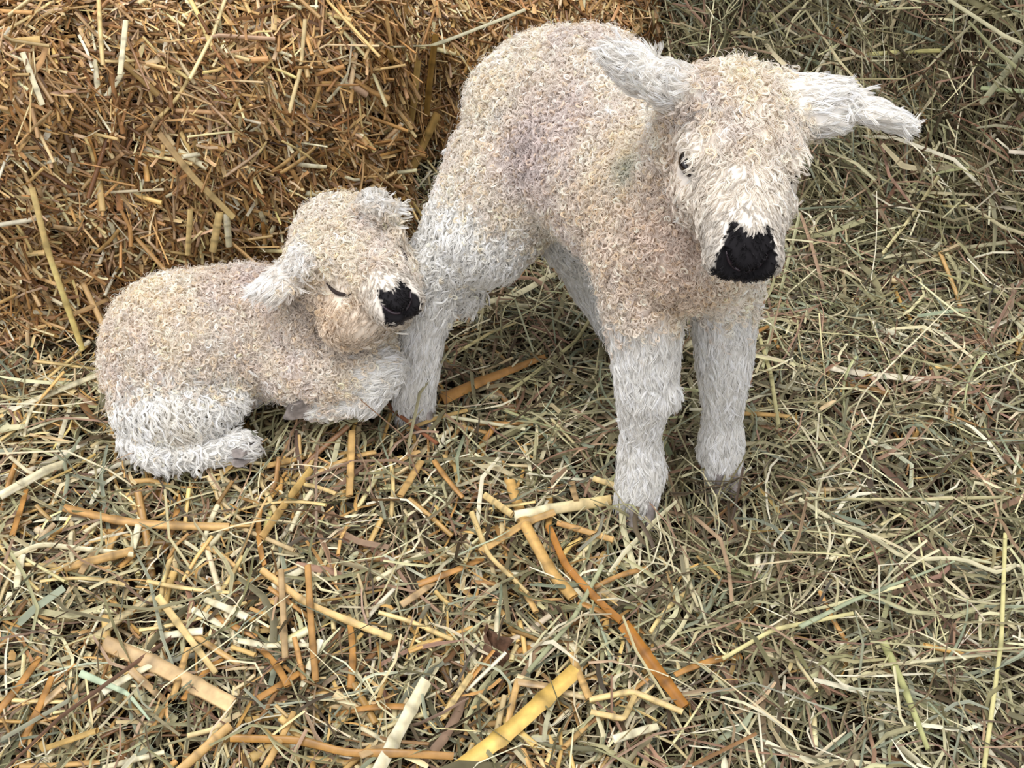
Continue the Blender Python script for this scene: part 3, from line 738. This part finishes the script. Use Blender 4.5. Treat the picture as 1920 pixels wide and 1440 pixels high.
# ------------------------------------------------------------------ loose hay and straw on the ground
XR, YR = (-.68, .74), (-.60, .62)
hay = Bunch()
clump = lambda x, y: np.clip(.55 + .5 * wob(x, y, 50), .05, 1)
hg = lambda x, y: 1 - 0.62 * goldness(x, y)
hay.add(ground_strands(40000, XR, YR, .052, .00092, HAY, HAYW, layer=(-.028, .005), dens=lambda x, y: hg(x, y) * (.4 + .6 * clump(x + 1, y)), bend=.14, tilt=.25))
hay.add(ground_strands(17000, XR, YR, .066, .00082, HAY, HAYW, layer=(.002, .018), dens=lambda x, y: hg(x, y) * clump(x, y), bend=.18))
hay.add(ground_strands(5000, XR, YR, .060, .0015, HAY, HAYW, layer=(.0, .013), dens=hg, bend=.12))
tag(hay.build('hay', M_HAY), 'deep loose grey green hay covering the ground and heaped up behind the lambs', 'hay', kind='stuff')
st = Bunch()
st.add(ground_strands(20000, XR, YR, .030, .0011, GOLD, GOLDW, layer=(-.012, .011), dens=goldness, bend=.06, tilt=.2, thkf=.45))
st.add(ground_strands(5200, XR, YR, .034, .0019, GOLD, GOLDW, layer=(.0, .012), dens=goldness, bend=.03, opened=False, ring=6, K=3, thkf=.6, endtaper=False))
tag(st.build('straw', M_STRAW), 'loose golden straw bedding mixed into the hay on the left and front', 'straw', kind='stuff')

for spec, lab, seed in ((B1, 'compressed golden straw bale behind the sleeping lamb, bright on top', 0), (B2, 'lower straw bale behind the standing lamb, between the big bale and the hay', 5)):
    bl = empty('straw_bale', (*(np.add(spec['A'], spec['B']) / 2), 0)); tag(bl, lab, 'straw bale')
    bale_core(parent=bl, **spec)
    b = Bunch(); k = 1.0 if seed == 0 else .5
    b.add(sample_bale(**spec, N=int(36000 * k), L=.019, wid=.00095, pal=BALE, palw=BALEW, seed=seed))
    b.add(sample_bale(**spec, N=int(8000 * k), L=.036, wid=.0014, pal=BALE, palw=BALEW, tube=True, out=.4, seed=seed))
    tag(b.build('cut_straw', M_STRAW, bl), kind='stuff')

# ------------------------------------------------------------------ single stems one can point to
def surface_at(px, py):
    """first place along the view of pixel (px, py) on the bedding, the heaps or a bale"""
    o = CAM; d = unit(W(px, py, z=0) - CAM) if py > -300 else None
    t = np.linspace(0.7, 2.2, 1500); P = o + d * t[:, None]
    hit = P[:, 2] < terrain(P[:, 0], P[:, 1]) + 0.004
    for spec in (B1, B2):
        A = np.array([*spec['A'], 0.0]); B = np.array([*spec['B'], 0.0]); e = unit(B - A); nf = np.array([e[1], -e[0], 0])
        s_ = (P - A) @ e; q_ = (P - A) @ nf; z = P[:, 2]; L = np.linalg.norm(B - A); r, H = spec['r'], spec['H']
        inside = (q_ < 0) & (q_ > -spec['D']) & (s_ < L) & (s_ > -.3) & (z < H)
        cut = (q_ > -r) & (z > H - r) & (np.hypot(q_ + r, z - H + r) > r)
        hit |= inside & ~cut
    i = int(np.argmax(hit)); i = i if hit[i] else 900
    onb = P[i][2] > terrain(P[i][:1], P[i][1:2])[0] + .02
    return P[i] - (d * .018 if onb else 0), t[i], d

def stem_obj(name, pix, wpx, rgb, label, cat, lift=.019, flat=.42, split=False, parent=None, tip=1.0, mat=None, nodes=2, rgb2=None):
    pts = []
    for (x, y) in pix:
        p, t, d = surface_at(x, y); pts.append(p - d * lift)
    pts = np.array(pts)
    # smooth resample, keeping kinks soft
    seg = np.linalg.norm(np.diff(pts, axis=0), axis=1); u = np.concatenate([[0], np.cumsum(seg)]); uu = np.linspace(0, u[-1], 18)
    C = np.stack([np.interp(uu, u, pts[:, k]) for k in range(3)], 1)
    for _ in range(1): C[1:-1] = C[1:-1] * .5 + (C[:-2] + C[2:]) * .25
    dist = np.linalg.norm(C.mean(0) - CAM); w = wpx / 2 / FPX * dist
    K = len(C); tp = np.ones(K)
    for k in range(nodes):
        j = int((k + 1) * K / (nodes + 1)); tp[j] = 1.18
    tp = tp * np.interp(np.arange(K), [0, K - 1], [1, tip])
    c = lin(rgb); c2 = lin(rgb2) if rgb2 else c * .82
    m = np.linspace(0, 1, K)[:, None]; cc = c * (1 - m) + c2 * m; cc = cc * np.exp(rng.normal(0, .06, (K, 1)))
    for k in range(nodes): cc[int((k + 1) * K / (nodes + 1))] *= .6
    mid = C.mean(0); nrm = unit(CAM - mid) + rng.normal(0, .2, 3); nrm = unit(nrm)
    org = C[K // 2].copy()
    V, q, col = tubes((C - org)[None], np.array([w]), np.array([w * flat]), nrm[None], ring=5 if split else 9, cols=cc[None], taper=tp[None], opened=False)
    if split:   # a split husk: an open trough
        R = 5; q = q.reshape(-1, R, 4)[:, :R - 1].reshape(-1, 4)
    o = link(name, mesh_np(name, V, q, cols=col, mat=mat or M_STRAW)); o.location = [float(v) for v in org]
    tag(o, label, cat); return o

G, Y, CR_, TN, BR, OR, PG, GR = (202, 164, 104), (220, 192, 132), (236, 224, 184), (190, 160, 116), (146, 106, 70), (180, 136, 80), (214, 206, 168), (158, 166, 138)
SS = [
 ([(120, 952), (215, 975), (300, 985), (430, 988)], 15, OR, 'flattened orange straw lying level below the sleeping lamb\'s hind foot', dict(rgb2=G)),
 ([(490, 1068), (575, 1132), (735, 1197)], 14, G, 'long golden stem slanting down right across an upright orange stem', dict(rgb2=Y)),
 ([(577, 1060), (583, 1165), (592, 1278)], 13, OR, 'upright orange stem crossed by a long slanting golden one', {}),
 ([(527, 1068), (535, 1235)], 12, TN, 'upright dull tan stem just left of an orange one', {}),
 ([(552, 1195), (570, 1275)], 10, OR, 'short orange stem stub between the two upright stems', {}),
 ([(296, 1118), (350, 1190), (405, 1262)], 15, Y, 'straight yellow stem slanting down right above the wide flattened one', dict(tip=.7)),
 ([(195, 1205), (300, 1250), (435, 1322)], 30, TN, 'widest flattened pale tan straw in the lower left', dict(flat=.25, rgb2=(222, 190, 140))),
 ([(352, 1215), (325, 1305)], 13, G, 'short golden stem lying across the wide flattened straw', {}),
 ([(432, 1384), (560, 1387), (650, 1412), (750, 1412), (850, 1418)], 15, (176, 130, 64), 'long bent olive gold stem at the bottom edge', dict(rgb2=OR)),
 ([(335, 1446), (432, 1360)], 17, G, 'golden stem end rising from the bottom edge', {}),
 ([(705, 1450), (758, 1350), (798, 1275)], 26, CR_, 'broad cream white split straw standing at the bottom edge', dict(flat=.3, split=True)),
 ([(830, 1345), (883, 1265)], 12, Y, 'short pale yellow stem just right of the broad cream split straw', {}),
 ([(884, 960), (915, 1040), (990, 1112)], 12, Y, 'curved yellow stem bowing down from the big straw cluster', dict(tip=.6)),
 ([(965, 968), (1050, 952), (1145, 938)], 22, CR_, 'broad cream stem pointing at the front hoof of the standing lamb', dict(rgb2=Y)),
 ([(908, 928), (960, 965)], 14, Y, 'bright yellow stem stub above the broad cream stem', {}),
 ([(900, 1035), (985, 980), (1040, 960)], 14, G, 'golden stem rising right beneath the broad cream stem', {}),
 ([(1045, 980), (1150, 1012)], 12, OR, 'orange stem end below the broad cream stem', dict(rgb2=G)),
 ([(955, 900), (985, 985), (1035, 1075), (1075, 1120)], 22, (214, 172, 104), 'long golden husk running down through the straw cluster', dict(flat=.3)),
 ([(1028, 985), (1060, 1060), (1120, 1125), (1165, 1165)], 14, (186, 128, 62), 'dark gold stem joining the straw cluster to the brown husk', {}),
 ([(1170, 1170), (1225, 1245), (1285, 1325)], 27, (164, 110, 44), 'wide shiny brown husk slanting down right in the lower middle', dict(flat=.35, split=True, tip=.8)),
 ([(845, 1452), (960, 1365), (1080, 1255)], 34, (224, 186, 100), 'widest split golden straw rising from the bottom edge', dict(flat=.3, split=True)),
 ([(1070, 1225), (1105, 1310)], 14, G, 'short golden stem leaning down to a bent one', {}),
 ([(1105, 1312), (1185, 1296), (1280, 1335)], 12, Y, 'bent yellow stem reaching the tip of the brown husk', {}),
 ([(1108, 1335), (1170, 1348), (1190, 1305)], 11, Y, 'small hooked yellow stem under the bent one', {}),
 ([(828, 748), (900, 715), (1022, 668)], 24, (178, 130, 70), 'brown folded husk beside the hind hoof of the standing lamb', dict(flat=.35, split=True, tip=.45)),
 ([(660, 808), (655, 930)], 15, G, 'upright golden stem below the sleeping lamb\'s chest', {}),
 ([(490, 1008), (545, 930), (583, 880)], 14, G, 'golden stem slanting up towards the sleeping lamb', dict(rgb2=(214, 180, 110))),
 ([(750, 930), (790, 865)], 15, G, 'short golden stem leaning between the two lambs in front', {}),
 ([(710, 1148), (770, 1165), (850, 1200)], 9, Y, 'thin yellow stem pair lying level in the lower middle', {}),
 ([(1112, 897), (1185, 920)], 11, Y, 'short yellow stem propped on the front hoof of the standing lamb', dict(lift=.03)),
 ([(20, 1045), (75, 1020), (250, 1040)], 10, CR_, 'pale stem at the left edge lying nearly level', {}),
 ([(120, 1065), (250, 1032)], 16, G, 'golden straw at the left side over pale ones', {}),
 ([(0, 930), (90, 880), (120, 870)], 16, CR_, 'cream stem at the left edge pointing to the sleeping lamb\'s hind foot', {}),
 ([(40, 760), (190, 700)], 10, CR_, 'cream stem pointing at the sleeping lamb\'s rump', {}),
 ([(60, 352), (89, 469), (155, 656)], 11, Y, 'long yellow stem hanging down the left of the big bale', dict(rgb2=(232, 206, 130))),
 ([(298, 250), (360, 330), (438, 408)], 12, TN, 'longest tan stem slanting down the middle of the big bale', dict(rgb2=Y)),
 ([(357, 392), (352, 478)], 10, Y, 'thin yellow stem standing upright above the sleeping lamb\'s back', {}),
 ([(412, 398), (399, 472)], 14, Y, 'yellow stem end sticking out beside the pale wide one', {}),
 ([(424, 400), (430, 462)], 13, CR_, 'pale wide stem end on the bale above the sleeping lamb', {}),
 ([(236, 38), (225, 140)], 10, CR_, 'cream stem lying on the upper face of the big bale', {}),
 ([(185, -5), (188, 60), (193, 122)], 8, Y, 'thin stem hanging over the top edge of the big bale', {}),
 ([(42, 98), (80, 197)], 10, CR_, 'cream stem on the top left corner of the big bale', {}),
 ([(784, 112), (775, 200), (760, 290)], 12, (206, 172, 104), 'long jointed stem hanging in the gap between the bales', {}),
 ([(820, 213), (795, 268), (770, 324)], 15, (196, 160, 96), 'thick tan stem leaning in the gap between the bales', {}),
 ([(768, 318), (755, 382)], 14, (190, 150, 84), 'thick stem end just above the sleeping lamb\'s folded ear', {}),
 ([(817, 65), (806, 150), (800, 215)], 12, (160, 124, 62), 'dark olive stem upright at the corner of the big bale', {}),
 ([(725, 98), (772, 160)], 12, (200, 160, 88), 'golden stem slanting near the right corner of the big bale', {}),
 ([(735, 88), (815, 85), (905, 50), (985, 18)], 7, PG, 'long thin pale stem arching across both bales', dict(lift=.02)),
 ([(720, 742), (735, 768), (820, 832)], 9, (150, 96, 66), 'curved reddish brown blade wrapped under the hind hoof', dict(flat=.3, lift=.025)),
 ([(740, 776), (850, 782), (985, 805)], 7, PG, 'thin pale stem lying across the toes of the hind foot', dict(lift=.02)),
]
HS = [
 ([(150, 1262), (240, 1300), (282, 1352)], 15, (176, 190, 160), 'broad grey green grass blade in the lower left', dict(flat=.2, tip=.25)),
 ([(1500, 1175), (1600, 1125), (1790, 1052)], 11, (164, 172, 140), 'long grey green blade slanting across the lower right', dict(flat=.2, tip=.4)),
 ([(1498, 935), (1560, 975), (1640, 1005), (1692, 1050), (1810, 1045), (1872, 1080), (1905, 1058)], 8, PG, 'long kinked pale stem zigzagging at the right side', {}),
 ([(1655, 1200), (1700, 1300), (1740, 1405)], 17, (178, 178, 122), 'thick pale green stalk standing in the lower right corner', dict(tip=.5)),
 ([(1680, 200), (1760, 105), (1850, 20)], 5, PG, 'thin straight pale stem high on the hay heap', {}),
 ([(1615, 103), (1690, 97), (1765, 95)], 8, (214, 206, 140), 'short level yellowish stem high on the hay heap', {}),
 ([(1655, 482), (1780, 468), (1905, 452)], 7, PG, 'long pale stem lying level at the foot of the hay heap', {}),
 ([(1655, 475), (1710, 405), (1760, 330)], 6, (220, 208, 158), 'pale yellow stem rising towards the standing lamb\'s ear tip', {}),
 ([(1690, 395), (1740, 310), (1762, 265)], 5, PG, 'thin seed stalk below the standing lamb\'s ear tip', {}),
 ([(1840, 195), (1925, 85)], 11, (208, 206, 170), 'broad pale stem at the right edge high on the heap', {}),
 ([(1840, 165), (1925, 172)], 8, (198, 208, 160), 'level greenish stem at the right edge of the heap', {}),
 ([(1510, 935), (1700, 937), (1890, 932)], 7, (214, 204, 156), 'straight pale stem lying level right of the front hooves', {}),
 ([(1355, 1235), (1450, 1180), (1600, 1150)], 8, (206, 196, 140), 'pale yellow stem slanting in the lower right middle', {}),
 ([(1130, 1060), (1075, 1160), (990, 1260)], 9, (170, 172, 134), 'long grey green stem crossing the dark gold straw', {}),
 ([(1885, 1000), (1878, 1200), (1845, 1440)], 8, (206, 198, 140), 'long upright stem along the right edge', {}),
 ([(1645, 1248), (1870, 1225)], 6, PG, 'thin white stem lying level in the lower right', {}),
 ([(1000, 590), (1035, 480)], 3, PG, 'very thin blade between the legs of the standing lamb', {}),
 ([(960, 545), (1000, 660)], 4, (196, 196, 160), 'thin pale blade leaning beneath the standing lamb\'s belly', {}),
 ([(955, 735), (1080, 640), (1105, 600)], 7, (186, 178, 130), 'pale stem reaching from the brown husk to the far hind foot', {}),
 ([(1420, 620), (1445, 700), (1460, 800)], 8, (206, 198, 146), 'pale bent stem hanging beside the far front leg', {}),
 ([(1430, 690), (1470, 520), (1500, 400)], 7, (206, 204, 160), 'pale stem rising beside the standing lamb\'s cheek', {}),
]
for pix, w, c, lab, kw in SS: stem_obj('straw_stalk', pix, w, c, lab, 'straw', **kw)
for pix, w, c, lab, kw in HS: stem_obj('hay_stalk', pix, w, c, lab, 'hay stem', mat=M_HAY, nodes=1, **{**dict(flat=.4), **kw})

# dry crumpled leaf in the straw
lp, lt, ld = surface_at(925, 1215)
bm = bmesh.new(); K = 9; rows = []
for i in range(K):
    t = i / (K - 1); w = .011 * math.sin(math.pi * min(t * 1.1 + .03, 1)) * (1 + .35 * math.sin(t * 19)); rows.append([bm.verts.new((j / 3 * w, (t - .5) * .034, .005 * math.sin(j * 1.7 + t * 7) + .004 * abs(j) * .6)) for j in range(-3, 4)])
for i in range(K - 1):
    for j in range(6): bm.faces.new((rows[i][j], rows[i][j + 1], rows[i + 1][j + 1], rows[i + 1][j]))
bmesh.ops.solidify(bm, geom=bm.faces[:], thickness=.0004)
me = bpy.data.meshes.new('dry_leaf'); bm.to_mesh(me); bm.free(); me.materials.append(M_LEAF)
lf = link('dry_leaf', me); lf.location = [float(v) for v in lp - ld * .014]; lf.rotation_euler = (.25, .1, .5)
tag(lf, 'small crumpled brown leaf among straw near the bottom middle', 'leaf')

# ------------------------------------------------------------------ the larger loose stems, one object each
def stem_proto(L, w, rgb, mat, flat, bend, nodes=2, taper=.8):
    K = 9; s = np.linspace(-.5, .5, K); P = np.stack([s * L, bend * L * (s * s * 4 - .33), -.04 * L * (s * s * 4)], -1)
    c = lin(rgb); cc = np.repeat(c[None], K, 0) * np.exp(rng.normal(0, .08, (K, 1))); tp = np.linspace(1, taper, K)
    for k in range(nodes): j = int((k + 1) * K / (nodes + 1)); cc[j] *= .6; tp[j] *= 1.15
    V, q, col = tubes(P[None], np.array([w]), np.array([w * flat]), np.array([[0, 0, 1.0]]), ring=8, cols=cc[None], taper=tp[None])
    return mesh_np('stem', V, q, cols=col, mat=mat)
def place(name, me, p, n, ang, label, cat, group):
    n = Vector(n); x = Vector((math.cos(ang), math.sin(ang), 0)); x = (x - n * x.dot(n)).normalized(); y = n.cross(x)
    o = bpy.data.objects.new(name, me); COL.objects.link(o)
    o.matrix_world = Matrix.Translation(Vector(p)) @ Matrix((x, y, n)).transposed().to_4x4()
    tag(o, label, cat, group)
gp = [stem_proto(L, w, c, M_STRAW, f, b) for L, w, c, f, b in ((.055, .0028, G, .6, .02), (.07, .0022, Y, .6, .05), (.04, .0034, CR_, .4, .0), (.05, .0026, OR, .6, .03), (.035, .0032, TN, .35, .02), (.085, .0018, Y, .7, .06), (.045, .0024, CR_, .6, .02), (.06, .0030, (178, 130, 70), .35, .03))]
hp = [stem_proto(L, w, c, M_HAY, f, b, 1, .4) for L, w, c, f, b in ((.11, .0013, PG, .5, .06), (.09, .0016, GR, .25, .1), (.14, .0011, (206, 198, 150), .6, .04), (.08, .0018, (176, 178, 132), .25, .07), (.12, .0010, CR_, .6, .1), (.07, .0014, (150, 116, 92), .4, .12))]
def blocked(p, pad=.012):
    return not clear_of(np.array([[p]], float), pad)[0]
cnt = 0
while cnt < 95:
    x, y = rng.uniform(-.48, .42), rng.uniform(-.42, .12)
    if rng.random() > goldness(np.array([x]), np.array([y]))[0] or blocked((x, y, .02), .03): continue
    n = tnormal(np.array([x]), np.array([y]))[0]; n = unit(n + rng.normal(0, .1, 3))
    place('straw_stalk', gp[rng.integers(len(gp))], (x, y, terrain(np.array([x]), np.array([y]))[0] + rng.uniform(.011, .017)), n, rng.uniform(0, 6.28), 'loose straw stem lying among many others on the ground bedding', 'straw', 'straw stems scattered over the bedding'); cnt += 1
cnt = 0
while cnt < 110:
    x, y = rng.uniform(-.2, .62), rng.uniform(-.42, .5)
    if rng.random() < goldness(np.array([x]), np.array([y]))[0] or blocked((x, y, .02), .05): continue
    d_ = y - np.interp(x, YB_X, YB_Y)
    if d_ > .28 or (x < .17 and d_ > -.12): continue
    n = tnormal(np.array([x]), np.array([y]))[0]; ang = rng.uniform(0, 6.28) if n[2] > .9 else math.atan2(n[1], n[0]) + rng.normal(0, .5)
    place('hay_stalk', hp[rng.integers(len(hp))], np.array([x, y, terrain(np.array([x]), np.array([y]))[0]]) + n * rng.uniform(.012, .020), unit(n + rng.normal(0, .12, 3)), ang, 'slender pale hay stem among many others on the hay', 'hay stem', 'hay stems lying on the loose hay'); cnt += 1
A_, B_ = np.array([*B1['A'], 0.]), np.array([*B1['B'], 0.]); e_ = unit(B_ - A_); nf_ = np.array([e_[1], -e_[0], 0.])
for k in range(60):
    s_ = rng.uniform(.1, .54); z_ = rng.uniform(.03, .3); th = np.clip((z_ - (B1['H'] - B1['r'])) / B1['r'], 0, 1) * 1.2
    n = unit(nf_ * math.cos(th) + np.array([0, 0, math.sin(th)])); p = A_ + e_ * s_ - nf_ * B1['r'] * (1 - math.cos(th)) + np.array([0, 0, z_]) + n * .016
    x_ = e_ * math.cos(a_ := rng.normal(-.9, .7)) + np.cross(n, e_) * math.sin(a_) * -1
    x_ = Vector(unit(x_ + n * rng.uniform(-.1, .35))); yv = Vector(n).cross(x_).normalized(); zv = x_.cross(yv)
    o = bpy.data.objects.new('straw_stalk', gp[rng.integers(len(gp))]); COL.objects.link(o); o.matrix_world = Matrix.Translation(Vector(p)) @ Matrix((x_, yv, zv)).transposed().to_4x4() @ Matrix.Scale(.8, 4)
    tag(o, 'loose stem end sticking out of the big bale among many others', 'straw', 'stems sticking out of the big bale')
